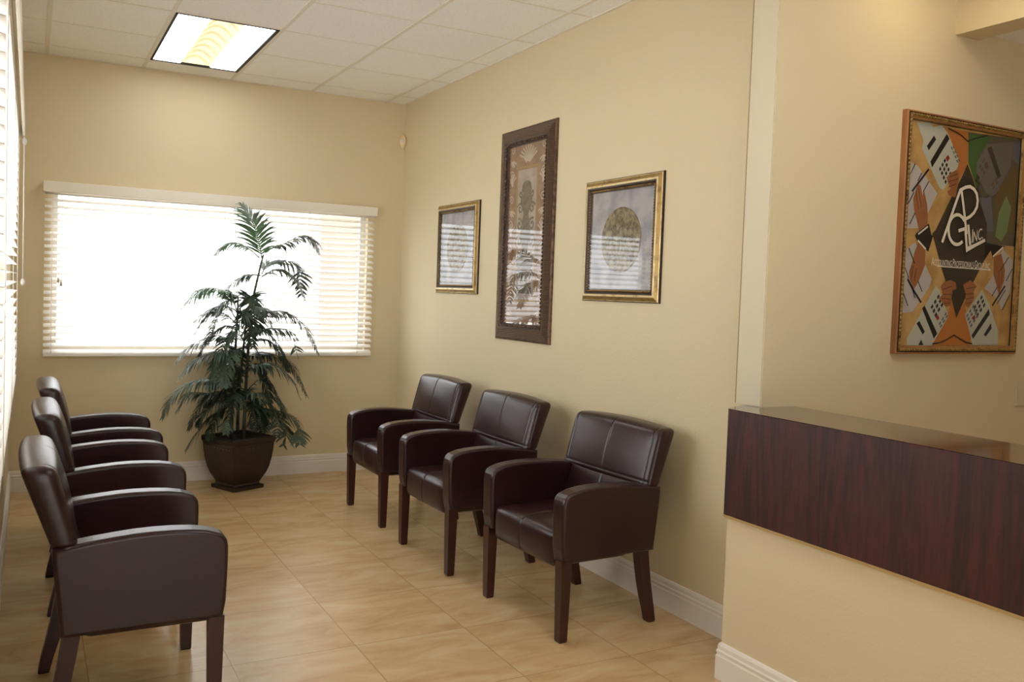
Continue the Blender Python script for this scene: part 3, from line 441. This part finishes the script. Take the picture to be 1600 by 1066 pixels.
# ------------------------------------------------------------------ recessed ceiling lamps
def lamp(cx, cy, label, dm='lamp'):
    t = thing('ceiling_light', label, 'ceiling light', (cx, cy, H), 0, 'recessed ceiling lights')
    a, c = .292, .598
    m = MB()
    for x0, x1, y0, y1 in ((-a, -a + .014, -c, c), (a - .02, a, -c, c), (-a, a, c - .016, c), (-a, a, -c, -c + .004)): m.box(x0, x1, y0, y1, -.002, .09)
    m.build('housing', M['black'], t)
    m = MB(); m.box(-a, a, -c, c, .088, .094); m.build('back_plate', M['white'], t)
    for x0, x1 in ((-a + .016, -.1), (.1, a - .022)):
        m = MB(); m.box(x0, x1, -c + .006, c - .018, .002, .012, .002); m.build('diffuser', M[dm], t)
    m = MB()
    arc = [(-.098 + .196 * k / 10, .012 + .062 * math.sin(math.pi * k / 10)) for k in range(11)]
    for (xa, za), (xb, zb) in zip(arc, arc[1:]): m.face([(xa, -c + .006, za), (xb, -c + .006, zb), (xb, c - .018, zb), (xa, c - .018, za)], True)
    for y in (-c + .006, c - .018): m.face([(x, y, z) for x, z in arc])
    m.build('reflector', M['louvre_lit'], t, fix=False)
    for k in range(8):
        m = MB(); y = -c + .02 + k * (2 * c - .05) / 7
        m.prism([(x, z - .001) for x, z in arc] + [(x, max(z - .016, .003)) for x, z in arc[::-1]], 'y', y - .0035, y + .0035)
        m.build('baffle', M['baffle'], t)
    return t
LC = lambda c, r: (GX0 + GS * (c + .5), GY0 - GS * (r + 1))
lamp(*LC(1, 0), 'lit rectangular lamp set in the white tile ceiling near the back wall')
lamp(*LC(2, 7), 'added fill lamp in the ceiling above the lobby floor, unseen near the viewer', 'lamp_fill')  # unseen lamp added to brighten the near part of the lobby
lamp(*LC(4, 8), 'added fill lamp in the ceiling over the reception side, out of view')  # unseen lamp added to brighten the reception wall

# ------------------------------------------------------------------ armchairs
def rbox(mb, lo, hi, r, xs=(), zs=(), ys=(), deform=None, sub=(8, 6, 6), mf=None):
    """rounded box on a fine grid, deformed by a function"""
    ax = []
    for i, extra in enumerate((xs, ys, zs)):
        a, b = lo[i], hi[i]; c = [a, a + r * .25, a + r * .55, a + r, b - r, b - r * .55, b - r * .25, b]
        c += [a + r + (b - a - 2 * r) * k / sub[i] for k in range(1, sub[i])] + [e for e in extra if a < e < b]
        ax.append(sorted(set(round(v, 5) for v in c)))
    cache = {}
    def vert(p):
        k = tuple(round(c, 5) for c in p)
        if k in cache: return cache[k]
        q = Vector([min(max(p[i], lo[i] + r), hi[i] - r) for i in range(3)]); d = Vector(p) - q
        # cube-to-sphere on rim cells
        v = q + d.normalized() * r if d.length > 1e-9 else Vector(p)
        if deform: v = Vector(deform(v))
        cache[k] = mb.bm.verts.new(v); return cache[k]
    for i in range(3):
        j, k = (i + 1) % 3, (i + 2) % 3
        for side in (lo[i], hi[i]):
            for a0, a1 in zip(ax[j], ax[j][1:]):
                for b0, b1 in zip(ax[k], ax[k][1:]):
                    pts = []
                    for a, b in ((a0, b0), (a1, b0), (a1, b1), (a0, b1)):
                        p = [0, 0, 0]; p[i] = side; p[j] = a; p[k] = b; pts.append(p)
                    vs = [vert(p) for p in pts]
                    if len(set(vs)) < 3: continue
                    try: f = mb.bm.faces.new(vs); f.smooth = True; f.material_index = mf([(min(p[q] for p in pts) + max(p[q] for p in pts)) / 2 for q in range(3)]) if mf else mb.mi
                    except ValueError: pass
g_ = lambda t, s: math.exp(-(t / s) ** 2)
SX = (-.012, -.005, -.0016, .0016, .005, .012)

def make_chair(label):
    t = thing('guest_armchair', label, 'chair', group='brown leather armchairs')
    # seat: crowned cushion with a centre seam, rolled front edge
    def ds(p):
        x, y, z = p
        if z > .40:
            k = max(0, 1 - (x / .26) ** 2) * max(0, 1 - ((y + .03) / .32) ** 2)
            z += .018 * k - .003 * g_(x, .0035)
        if y < -.2: y -= .012 * max(0, 1 - (x / .26) ** 2) * math.sin(max(0, min(1, (z - .3) / .17)) * math.pi) - .003 * g_(x, .0035)
        return (x, y, z)
    m = MB(); rbox(m, (-.252, -.262, .30), (.252, .17, .462), .035, xs=SX, deform=ds, sub=(10, 8, 3), mf=lambda c: 1 if abs(c[0]) < .001 and (c[2] > .4 or c[1] < -.2) else 0); m.build('seat', [M['leather'], M['seam']], t)
    # backrest: tilted pad, full width above the arms, seams on its face
    sh = lambda z, y: (.27 + .09 * (y - .180) / .075) * (z - .62)
    def db(p):
        x, y, z = p
        front = y < .217
        if front:
            k = max(0, 1 - (x / .33) ** 2) * max(0, 1 - ((z - .76) / .16) ** 2)
            y -= .014 * k
            y += .002 * g_(x, .0035) + .002 * g_(z - .652, .0035) + .003 * g_(abs(x) - .286, .0035)
        else: y += .008 * max(0, 1 - (x / .33) ** 2)
        if z > .84: z += .016 * (1 - (x / .33) ** 2) * (z - .84) / .05
        return (x, y + sh(z, y), z)
    m = MB()
    ex = tuple(sorted(SX + tuple(s * .286 + d for s in (-1, 1) for d in (-.012, -.005, -.0014, .0014, .005, .012))))
    rbox(m, (-.326, .180, .618), (.326, .255, .884), .026, xs=ex, zs=(.640, .646, .6504, .6536, .658, .664), deform=db, sub=(12, 2, 8), mf=lambda c: 1 if c[1] < .2 and (abs(c[0]) < .001 or abs(c[2] - .652) < .001 or abs(abs(c[0]) - .286) < .001) else 0)
    def dl(p):
        x, y, z = p
        if y < .2: y += .002 * g_(x, .0035)
        return (x, y + .27 * (z - .62) * (1 if z > .45 else .45) + (0 if z > .45 else -.0252), z)
    rbox(m, (-.25, .180, .35), (.25, .250, .655), .015, xs=SX, deform=dl, sub=(6, 2, 6), mf=lambda c: 1 if c[1] < .19 and abs(c[0]) < .001 else 0)
    m.build('backrest', [M['leather'], M['seam']], t)
    # arms: upholstered side panels with an arched top
    for s in (-1, 1):
        top = [(y_, z_ ) for y_, z_ in ((-.264, .620), (-.251, .6315), (-.21, .645), (-.16, .653), (-.10, .657), (-.04, .658), (.02, .656), (.08, .651), (.14, .645), (.20, .637), (.256, .628))]
        prof = [(-.262, .345), (-.272, .40), (-.276, .52), (-.276, .565), (-.2755, .588), (-.272, .606)] + top + [(.256, .59), (.230, .345)]
        m = MB(); m.prism(prof, 'x', min(s * .250, s * .337), max(s * .250, s * .337), bev=.014, seg=4); m.build('armrest', M['leather'], t)
    # legs: square front legs that taper, splayed rear legs
    for s in (-1, 1):
        def ring(cx, cy, z, h): return [(cx - h, cy - h, z), (cx + h, cy - h, z), (cx + h, cy + h, z), (cx - h, cy + h, z)]
        m = MB(); m.loft([ring(s * .303, -.243, .0, .017), ring(s * .303, -.243, .008, .0195), ring(s * .303, -.243, .2, .023), ring(s * .303, -.243, .35, .0255)]); m.build('leg', M['leg'], t)
        pts = [(0, .266, .017), (.008, .265, .0195), (.06, .254, .021), (.12, .238, .023), (.19, .222, .024), (.27, .208, .025), (.352, .196, .0255)]
        m = MB(); m.loft([ring(s * .280, y, z, h) for z, y, h in pts]); m.build('leg', M['leg'], t)
    return t
HP = math.pi / 2
c0 = make_chair('brown leather armchair along the right wall, the one closest to the wooden counter')
c0.location = (2.352, -3.335, 0); c0.rotation_euler = (0, 0, -HP + math.radians(3.0))
dup(c0, (2.292, -2.37, 0), -HP + math.radians(1.2), 'brown leather armchair in the middle of the row along the right wall')
dup(c0, (2.298, -1.395, 0), -HP, 'brown leather armchair in the right wall row, nearest the back corner')
dup(c0, (.442, -3.415, 0), HP, 'brown leather armchair at the front of the left window row, seen largest')
dup(c0, (.482, -2.255, 0), HP, 'brown leather armchair in the middle of the row under the left window')
dup(c0, (.508, -1.26, 0), HP, 'brown leather armchair under the left window, the farthest one beside the palm')

# ------------------------------------------------------------------ potted palm
PX, PY = 1.462, -.325
pl = thing('potted_palm', 'tall artificial palm in a square dark bronze pot before the back window', 'plant', (PX, PY, 0))
ra = math.radians(24)
def sq(h, z, cut=.0):
    c, s = math.cos(ra), math.sin(ra)
    pts = [(-h, -h), (h, -h), (h, h), (-h, h)]
    return [(x * c - y * s, x * s + y * c, z) for x, y in pts]
prof = [(.128, 0), (.131, .006), (.131, .026), (.112, .032), (.108, .044), (.120, .07), (.140, .11), (.156, .16), (.167, .22), (.174, .28), (.178, .335), (.184, .34), (.186, .372), (.181, .380), (.166, .380), (.162, .33)]
m = MB(); m.loft([sq(h, z) for h, z in prof], smooth=False); pot = m.build('pot', M['pot'], pl)
m = MB(); m.loft([sq(.163, .335), sq(.161, .355)]); m.build('soil', M['soil'], pl)
c, s = math.cos(ra), math.sin(ra)
for k in range(9):
    u = -.14 + .035 * k
    for (x, y) in ((u, -.1765), (-.1765, u)):
        m = MB(); m.ellipsoid((x * c - y * s, x * s + y * c, .305), (.004, .004, .004), 6, 4); m.build('stud', M['stud'], pot)
rnd = random.Random(7)
def catmull(pts, n):
    P = [Vector(p) for p in pts]; P = [P[0] * 2 - P[1]] + P + [P[-1] * 2 - P[-2]]; out = []
    segs = len(P) - 3
    for i in range(n):
        t = i / (n - 1) * segs; k = min(int(t), segs - 1); u = t - k
        a, b, c, d = P[k:k + 4]
        out.append(.5 * (2 * b + (c - a) * u + (2 * a - 5 * b + 4 * c - d) * u * u + (3 * b - a - 3 * c + d) * u ** 3))
    return out
for path in ([(-.05, .02, .33), (-.045, .01, .75), (-.03, 0, 1.2), (-.028, 0, 1.38)], [(.03, -.02, .33), (.04, -.02, .8), (.07, -.01, 1.3), (.115, 0, 1.55), (.145, 0, 1.69)], [(-.0, .05, .33), (.005, .05, .7), (.03, .02, 1.1), (.04, .0, 1.3)]):
    m = MB(); pp = catmull(path, 16); m.tube(pp, [.013 - .008 * i / 15 for i in range(16)], 8); m.build('stem', M['stem'], pl)
def frond(pts, dmid, dtip, lmax, mtl, young=False):
    n = len(pts)
    p3 = []
    for i, (x, z) in enumerate(pts):
        f = i / (n - 1); d = dmid * math.sin(math.pi * min(f * 1.0, 1)) * .6 + dtip * f
        p3.append((x, d, z))
    C_ = catmull(p3, 30); L = sum((b - a).length for a, b in zip(C_, C_[1:]))
    N = max(16, int(L / .0145)); C_ = catmull(p3, N); m = MB()
    m.tube(C_, [.0042 - .003 * i / (N - 1) for i in range(N)], 5)
    g = Vector((0, 0, -1))
    for i in range(3, N):
        f = i / (N - 1); T = (C_[min(i + 1, N - 1)] - C_[i - 1]).normalized()
        side = T.cross(Vector((0, 0, 1)))
        if side.length < .25: side = T.cross(Vector((0.2, 1, 0.1)))
        side.normalize()
        ln = lmax * (0.55 + .45 * math.sin(math.pi * min(1, f * 1.05)) ** .7) * (1 - .5 * max(0, f - .75) / .25) * min(1.1, .6 + L * .8)
        for sg in (-1, 1):
            a = math.radians(rnd.uniform(26, 42) + 22 * f * (1 - .7 * abs(T.z))); hang = 1 - .75 * abs(T.z)
            d = (side * sg * math.cos(a) + T * math.sin(a) + Vector((0, 0, rnd.uniform(.0, .22)))).normalized()
            l_ = ln * rnd.uniform(.85, 1.12); w = (.0088 if young else .0074) * rnd.uniform(.85, 1.15)
            wd_ = T.cross(d).cross(d).normalized()
            p = C_[i].copy(); q = d.copy(); prev = None
            for k, ww in enumerate((.45, 1.0, .95, .62, .06)):
                A = m.bm.verts.new(p + wd_ * w * ww); B = m.bm.verts.new(p - wd_ * w * ww)
                if prev:
                    fc = m.bm.faces.new((prev[0], prev[1], B, A)); fc.smooth = True
                prev = (A, B)
                q = (q + g * (.18 + .17 * k) * hang).normalized(); p = p + q * l_ / 4
                if PY + p.y > -.02: p.y = -.02 - PY
    return m.build('frond', mtl, pl, fix=False)
for i, f in enumerate(FRONDS):
    dt = (-.14, .05, -.09, .08, -.18, .0)[i % 6] * (.6 if i < 7 else 1)
    frond(f, dt * .4, dt, .23 if i == 0 else .18 if i < 26 else .13, M['leaf_light'] if i in (0, 1, 6) else M['leaf'], i < 7)

for k in range(18):           # fronds that lean towards the room, the window and the viewer
    z0 = (.62, .70, .82, .92, 1.02, 1.12, 1.22, 1.30, .56)[k % 9]; a = 2.4 * k + .5; r = rnd.uniform(.24, .34); rise = rnd.uniform(.06, .13)
    bx_ = (-.04, .05, .01)[k % 3]; ca, sa = math.cos(a) * r, math.sin(a) * r * .5
    pts = [(bx_ + ca * f, z0 + rise * math.sin(math.pi * min(1, f * .95)) - .20 * f ** 2.2) for f in (0, .3, .6, .85, 1)]
    frond(pts, 0, min(sa, .14), .15, M['leaf'])

# ------------------------------------------------------------------ framed pictures
def rect_loop(w, h, t, d): return [(-w / 2 + t, -d, -h / 2 + t), (w / 2 - t, -d, -h / 2 + t), (w / 2 - t, -d, h / 2 - t), (-w / 2 + t, -d, h / 2 - t)]
def frame_mesh(w, h, prof, mats, mids):
    """mitred moulding: prof = (inset from the outer edge, depth off the wall)"""
    m = MB(); lp = [[m.bm.verts.new(p) for p in rect_loop(w, h, t, d)] for t, d in prof]
    for i in range(len(lp) - 1):
        for k in range(4):
            f = m.bm.faces.new((lp[i][k], lp[i][(k + 1) % 4], lp[i + 1][(k + 1) % 4], lp[i + 1][k])); f.material_index = mids[i]
    return m
def beads(w, h, t, d, r, step, stretch=1.3, ang=.5):
    m = MB()
    for horiz, L, fx in ((1, w - 2 * t, -h / 2 + t), (1, w - 2 * t, h / 2 - t), (0, h - 2 * t, -w / 2 + t), (0, h - 2 * t, w / 2 - t)):
        n = int(L / step)
        for k in range(n):
            u = -L / 2 + (k + .5) * L / n
            c = (u, -d, fx) if horiz else (fx, -d, u)
            R = Matrix.Rotation(ang if horiz else HP + ang, 4, 'Y')
            m.ellipsoid(c, (r * stretch, r, r * .8), 6, 4, R)
    return m
def scroll(c, r0, turns, s, n=22, a0=0.0):
    return [(c[0] + s * r0 * (1 - .8 * k / n) * math.cos(a0 + turns * 2 * math.pi * k / n), c[1] + r0 * (1 - .8 * k / n) * math.sin(a0 + turns * 2 * math.pi * k / n)) for k in range(n + 1)]
def plate(m, w, h, d0, d1, mi=0):
    m.mi = mi; m.box(-w / 2, w / 2, -d1, -d0, -h / 2, h / 2)
def wall_picture(name, label, y, z, w, h, group=None):
    return thing(name, label, 'picture', (W, y, z), -HP, group)

def medallion_picture(y, z, w, h, label):
    t = wall_picture('framed_medallion', label, y, z, w, h, 'gold framed medallion pictures')
    prof = [(0, 0), (0, .009), (.004, .013), (.009, .015), (.016, .019), (.027, .0245), (.038, .026), (.046, .024), (.052, .019), (.061, .016), (.066, .006)]
    m = frame_mesh(w, h, prof, None, [1, 1, 2, 0, 0, 2, 1, 1, 1, 1]); m.build('frame', [M['gold'], M['umber'], M['gold_pale']], t)
    beads(w, h, .0565, .0195, .0052, .014).build('beading', M['gold'], t)
    m = MB(); plate(m, w - .125, h - .125, .002, .006); m.build('mat_board', M['mat_blue'], t)
    m = MB(); R = .168; n = 48
    rings = []
    for r, d in ((R, .0062), (R, .011), (R - .006, .0125), (R - .012, .009), (R - .014, .007)):
        rings.append([(r * math.cos(2 * math.pi * k / n), -d, r * math.sin(2 * math.pi * k / n)) for k in range(n)])
    m.loft(rings, cap0=False, smooth=True); md = m.build('medallion', M['medal'], t)
    m = MB(); to = lambda u, v: (u, -.0085, v)
    for k in range(8):
        a = 2 * math.pi * k / 8; cx, cz = .09 * math.cos(a), .09 * math.sin(a)
        m.ellipsoid((.05 * math.cos(a), -.008, .05 * math.sin(a)), (.034, .003, .013), 8, 5, Matrix.Rotation(-a, 4, 'Y'))
        m.ellipsoid((.118 * math.cos(a), -.008, .118 * math.sin(a)), (.026, .003, .012), 8, 5, Matrix.Rotation(-a + .9, 4, 'Y'))
        sp_ = scroll((cx, cz), .026, 1.3, 1, 18, a)
        m.tube([(u, -.0088, v) for u, v in sp_], .003, 5)
    m.ellipsoid((0, -.008, 0), (.02, .0035, .02), 10, 6)
    m.build('relief', M['medal'], md)
    m = MB(); plate(m, w - .12, h - .12, .0128, .0148); m.build('picture_glass', M['picture_glass'], t)
    return t
medallion_picture(-1.085, 1.777, .68, .64, 'gold framed square picture with round medallion, left of the tall picture')
medallion_picture(-3.04, 1.766, .665, .64, 'gold framed square picture with round medallion, right of the tall picture')

w, h = .67, 1.316
t = wall_picture('framed_print', 'tall narrow picture of an urn ornament in a ribbed bronze frame', -2.048, 1.836, w, h)
prof = [(0, 0), (0, .010), (.005, .015), (.012, .017), (.030, .022), (.06, .029), (.076, .030), (.082, .026), (.090, .024), (.1, .020), (.104, .012), (.108, .006)]
m = frame_mesh(w, h, prof, None, [1, 1, 1, 0, 0, 0, 2, 2, 2, 2, 1]); m.build('frame', [M['rib'], M['bronze'], M['umber']], t)
beads(w, h, .092, .025, .0085, .023, 1.35, .55).build('beading', M['bronze'], t)
m = MB(); iw, ih = w - .21, h - .21
plate(m, iw, ih, .002, .005)
lay = lambda d: (lambda u, v: (u, -d, v))
m.mi = 1
for sx in (-1, 1):            # pale leaf scrolls of the damask border
    for k in range(7):
        cz = -.47 + .155 * k
        for j in range(5):
            a = math.radians(40 + 26 * j) * (1 if k % 2 else -1); c0_ = (sx * .185, cz)
            e = (c0_[0] + sx * (-.03 + .018 * j - .01), c0_[1] + .055 * math.sin(a) + .02)
            mid = ((c0_[0] + e[0]) / 2 + sx * .012, (c0_[1] + e[1]) / 2 + .008)
            m.ribbon([c0_, mid, e], .011 - .001 * j, lay(.0053 + .0001 * j))
        m.ribbon(scroll((sx * .19, cz + .07), .028, 1.2, sx, 14, .6), .007, lay(.0059))
for k in range(9):
    a = math.radians(25 + 16.5 * k); m.ribbon([(0.02 * math.cos(a), .44 + .01 * math.sin(a)), (.07 * math.cos(a) + .01, .455 + .06 * math.sin(a)), (.11 * math.cos(a), .46 + .085 * math.sin(a))], .012, lay(.0054 + .0001 * k))
m.mi = 2; m.box(-.115, .115, -.0066, -.006, -.40, .40)
m.mi = 3
for x0, x1, z0, z1 in ((-.133, -.119, -.42, .42), (.119, .133, -.42, .42), (-.119, .119, .406, .42), (-.119, .119, -.42, -.406)): m.box(x0, x1, -.0068, -.006, z0, z1)
m.build('print', [M['damask'], M['scroll'], M['inner'], M['line']], t)
m = MB(); d = .0072
urn = [(x * 1.5, z * 1.1) for x, z in [(.012, .30), (.034, .285), (.04, .255), (.028, .235), (.045, .21), (.05, .17), (.03, .15), (.02, .11), (.03, .08), (.022, .05), (.04, .02), (.046, -.02), (.03, -.05), (.02, -.09), (.032, -.12), (.06, -.14), (.07, -.18), (.03, -.2), (.02, -.26), (.05, -.29), (.07, -.33), (.0, -.33)]]
pts = [(x, z) for x, z in urn] + [(-x, z) for x, z in urn[::-1][1:]]
for (xa, za), (xb, zb) in zip(urn, urn[1:]):
    if abs(za - zb) > 1e-4: m.face([(-xa, -d, za), (xa, -d, za), (xb, -d, zb), (-xb, -d, zb)])
for s in (-1, 1):
    for cz, r, a in ((.06, .05, 1.2), (-.04, .055, -1.2), (-.15, .05, 1.4), (-.25, .05, -.8), (.16, .045, .4), (.25, .035, 2.0), (-.33, .04, 1.0)):
        m.ribbon(scroll((s * (.05 + r * .5), cz), r * .8, 1.25, s, 18, a), .014, lay(d + .0002))
m.build('ornament', M['urn'], t)
m = MB(); plate(m, w - .2, h - .2, .0085, .0105); m.build('picture_glass', M['picture_glass'], t)

# ------------------------------------------------------------------ company painting on the reception wall
PXc, PZc, PW, PH_ = 3.822, 1.791, .854, 1.043
t = thing('company_painting', 'large framed company sign painting with white monogram, hands and calculators', 'picture', (PXc, WY, PZc))
prof = [(0, 0), (0, .024), (.003, .028), (.008, .028), (.009, .024), (.012, .024), (.013, .029), (.024, .031), (.028, .028), (.034, .026), (.037, .018), (.037, .012)]
m = frame_mesh(PW, PH_, prof, None, [0, 0, 0, 1, 1, 1, 2, 2, 0, 2, 1]); m.build('frame', [M['orange_wood'], M['black'], M['gold']], t)
beads(PW, PH_, .0185, .031, .0062, .018, 1.35, .6).build('beading', M['gold'], t)
cw, ch = PW - .074, PH_ - .074
cols = dict(orange=(168, 104, 48), overlay=(84, 78, 60), brown=(96, 76, 46), green=(62, 92, 46), slate=(92, 92, 98), leaf=(106, 124, 84), dark=(52, 44, 34), paper=(172, 166, 162),
            calc=(170, 172, 158), black=(26, 22, 24), ghost=(98, 94, 84), ghostdark=(58, 52, 44), red=(140, 26, 30), redghost=(110, 62, 50), skin=(142, 90, 56), skindark=(88, 50, 30), sleeve=(22, 20, 22), white=(214, 208, 196))
keys_ = list(cols); pm = [mat('canvas_ochre', srgb(182, 148, 92), .55, noise=(9, srgb(160, 122, 70), .42, .62))] + [mat('paint_' + k, srgb(*cols[k]), .5) for k in keys_]
m = MB(); plate(m, cw + .01, ch + .01, .004, .012)
q = [.0121]
def uv(u, v, lift=0.0): return (min(max((u - .5) * cw, -cw / 2), cw / 2), -(q[0] + lift), min(max((v - .5) * ch, -ch / 2), ch / 2))
last = None
for k, pts in APG_POLYS:
    if k != last: q[0] += .00006; last = k
    m.mi = 1 + keys_.index(k)
    m.face([uv(*p) for p in pts])
asp = ch / cw
def stroke(m, pts, w):        # width in metres, pts in canvas units
    m.ribbon([((u - .5) * cw, (v - .5) * ch) for u, v in pts], w, lambda x, z: (min(max(x, -cw / 2), cw / 2), -q[0], min(max(z, -ch / 2), ch / 2)))
for k, w_, pts in APG_LINES:
    if k != last: q[0] += .00006; last = k
    m.mi = 1 + keys_.index(k); stroke(m, pts, w_ * .62)
m.bm.normal_update()
bmesh.ops.triangulate(m.bm, faces=[f for f in m.bm.faces if len(f.verts) > 4], ngon_method='EAR_CLIP')
m.build('canvas', pm, t, fix=False)
m = MB(); blk, wht = mat('letter_outline', srgb(18, 16, 14), .5), mat('letter_white', srgb(222, 214, 198), .5)
q[0] = .0155; m.mi = 0
for pts in APG_LOGO: stroke(m, pts, .028)
for i, pts in enumerate(APG_LOGO): q[0] += .00004; m.mi = 1; stroke(m, pts, .0150)
q[0] += .0001; stroke(m, APG_TEXT['under'], .004)
m.build('monogram', [blk, wht], t, fix=False)
def text_mesh(name, runs, x0, x1, z, height, slope, mtl, parent, shear=0.0):
    """runs: (string, relative size); laid out in one line from x0 to x1"""
    bm = bmesh.new(); x = 0.0
    for s_, k in runs:
        cu = bpy.data.curves.new('tmp', 'FONT'); cu.body = s_; cu.size = k; cu.extrude = .02
        ob = bpy.data.objects.new('tmp', cu); C.objects.link(ob)
        dg = bpy.context.evaluated_depsgraph_get(); me = bpy.data.meshes.new_from_object(ob.evaluated_get(dg))
        if len(me.vertices):
            xs = [v.co.x for v in me.vertices]; off = x - min(xs)
            for v in me.vertices: v.co.x += off
            x += max(xs) - min(xs) + .1
            bm.from_mesh(me)
        else: x += .28
        if s_.endswith(' '): x += .22
        bpy.data.objects.remove(ob); bpy.data.curves.remove(cu); bpy.data.meshes.remove(me)
    tot = x - .1
    zmax = max(v.co.y for v in bm.verts)
    for v in bm.verts:
        u = x0 + (x1 - x0) * v.co.x / tot; hh = v.co.y / zmax * height
        v.co = Vector((u + hh * shear, -.0158 - .004 * v.co.z, z + hh + slope * (u - x0)))
    bmesh.ops.recalc_face_normals(bm, faces=bm.faces[:])
    me = bpy.data.meshes.new(name); bm.to_mesh(me); bm.free(); me.materials.append(mtl)
    o = bpy.data.objects.new(name, me); C.objects.link(o); o.parent = parent; return o
cx = lambda u: (u - .5) * cw
cz = lambda v: (v - .5) * ch
(a, b_, d_) = APG_TEXT['line']
text_mesh('company_name', [('A', 1.3), ('CCOUNTING ', 1), ('P', 1.3), ('ROFESSIONALS ', 1), ('G', 1.3), ('ROUP, ', 1), ('I', 1.3), ('NC.', 1)], cx(a[0]), cx(b_[0]), cz(a[1]) + .004, .036, (cz(b_[1]) - cz(a[1])) / (cx(b_[0]) - cx(a[0])), wht, t)
(a, b_, d_) = APG_TEXT['inc']
text_mesh('monogram_suffix', [('I', 1.25), ('NC.', 1)], cx(a[0]), cx(b_[0]), cz(a[1]), .062, (cz(b_[1]) - cz(a[1])) / (cx(b_[0]) - cx(a[0])), wht, t)

# ------------------------------------------------------------------ reception counter
t = thing('reception_counter', 'dark mahogany counter ledge with deep front apron on the tan half wall', 'counter', (0, 0, 0))
XF = 2.495
m = MB()
out = [(XF, YF + .002), (XF, -4.205), (XF + .004, -4.192), (XF + .016, -4.18), (XF + .045, -4.165), (2.6595, -4.118), (2.6595, WY - .0005), (2.84, WY - .0005), (2.84, YF + .002)]
m.prism(out, 'z', 1.0548, 1.058); m.prism([(2.513, YF + .002), (2.513, WY - .0005), (2.84, WY - .0005), (2.84, YF + .002)], 'z', 1.031, 1.0547); m.build('counter_top', M['wood_top'], t)
m = MB(); m.prism([(XF, YF + .002), (XF, -4.205), (XF + .004, -4.192), (XF + .016, -4.183), (2.6595, -4.183), (2.6595, -4.199), (2.511, -4.199), (2.511, YF + .002)], 'z', .648, 1.0546)
m.build('front_apron', M['wood'], t)
m = MB(); m.prism([(XF - .002, YF + .002), (XF - .002, -4.206), (XF + .003, -4.190), (XF + .015, -4.181), (2.6595, -4.181), (2.6595, -4.199), (2.511, -4.199), (2.511, YF + .002)], 'z', .638, .6478)
m.build('edge_trim', M['brass'], t)

# ------------------------------------------------------------------ small wall fittings
t = thing('light_switch', 'three gang ivory light switch on the wall right of the counter', 'light switch', (4.388, WY, 1.073))
m = MB(); m.box(-.082, .082, -.007, -.0002, -.058, .058, .003); m.build('plate', M['switch'], t)
for k in (-1, 0, 1):
    m = MB(); m.box(k * .046 - .0165, k * .046 + .0165, -.010, -.0072, -.034, .034, .0012); m.build('rocker', M['switch'], t)
t = thing('motion_sensor', 'small ivory oval motion sensor high in the back right corner', 'sensor', (W - .022, -.022, 2.672), math.radians(-45))
m = MB(); m.ellipsoid((0, -.004, 0), (.030, .024, .056), 16, 12); m.build('sensor_body', M['plastic'], t)
m = MB(); m.ellipsoid((0, -.019, .004), (.019, .014, .016), 12, 8); m.build('sensor_lens', M['lens'], t)
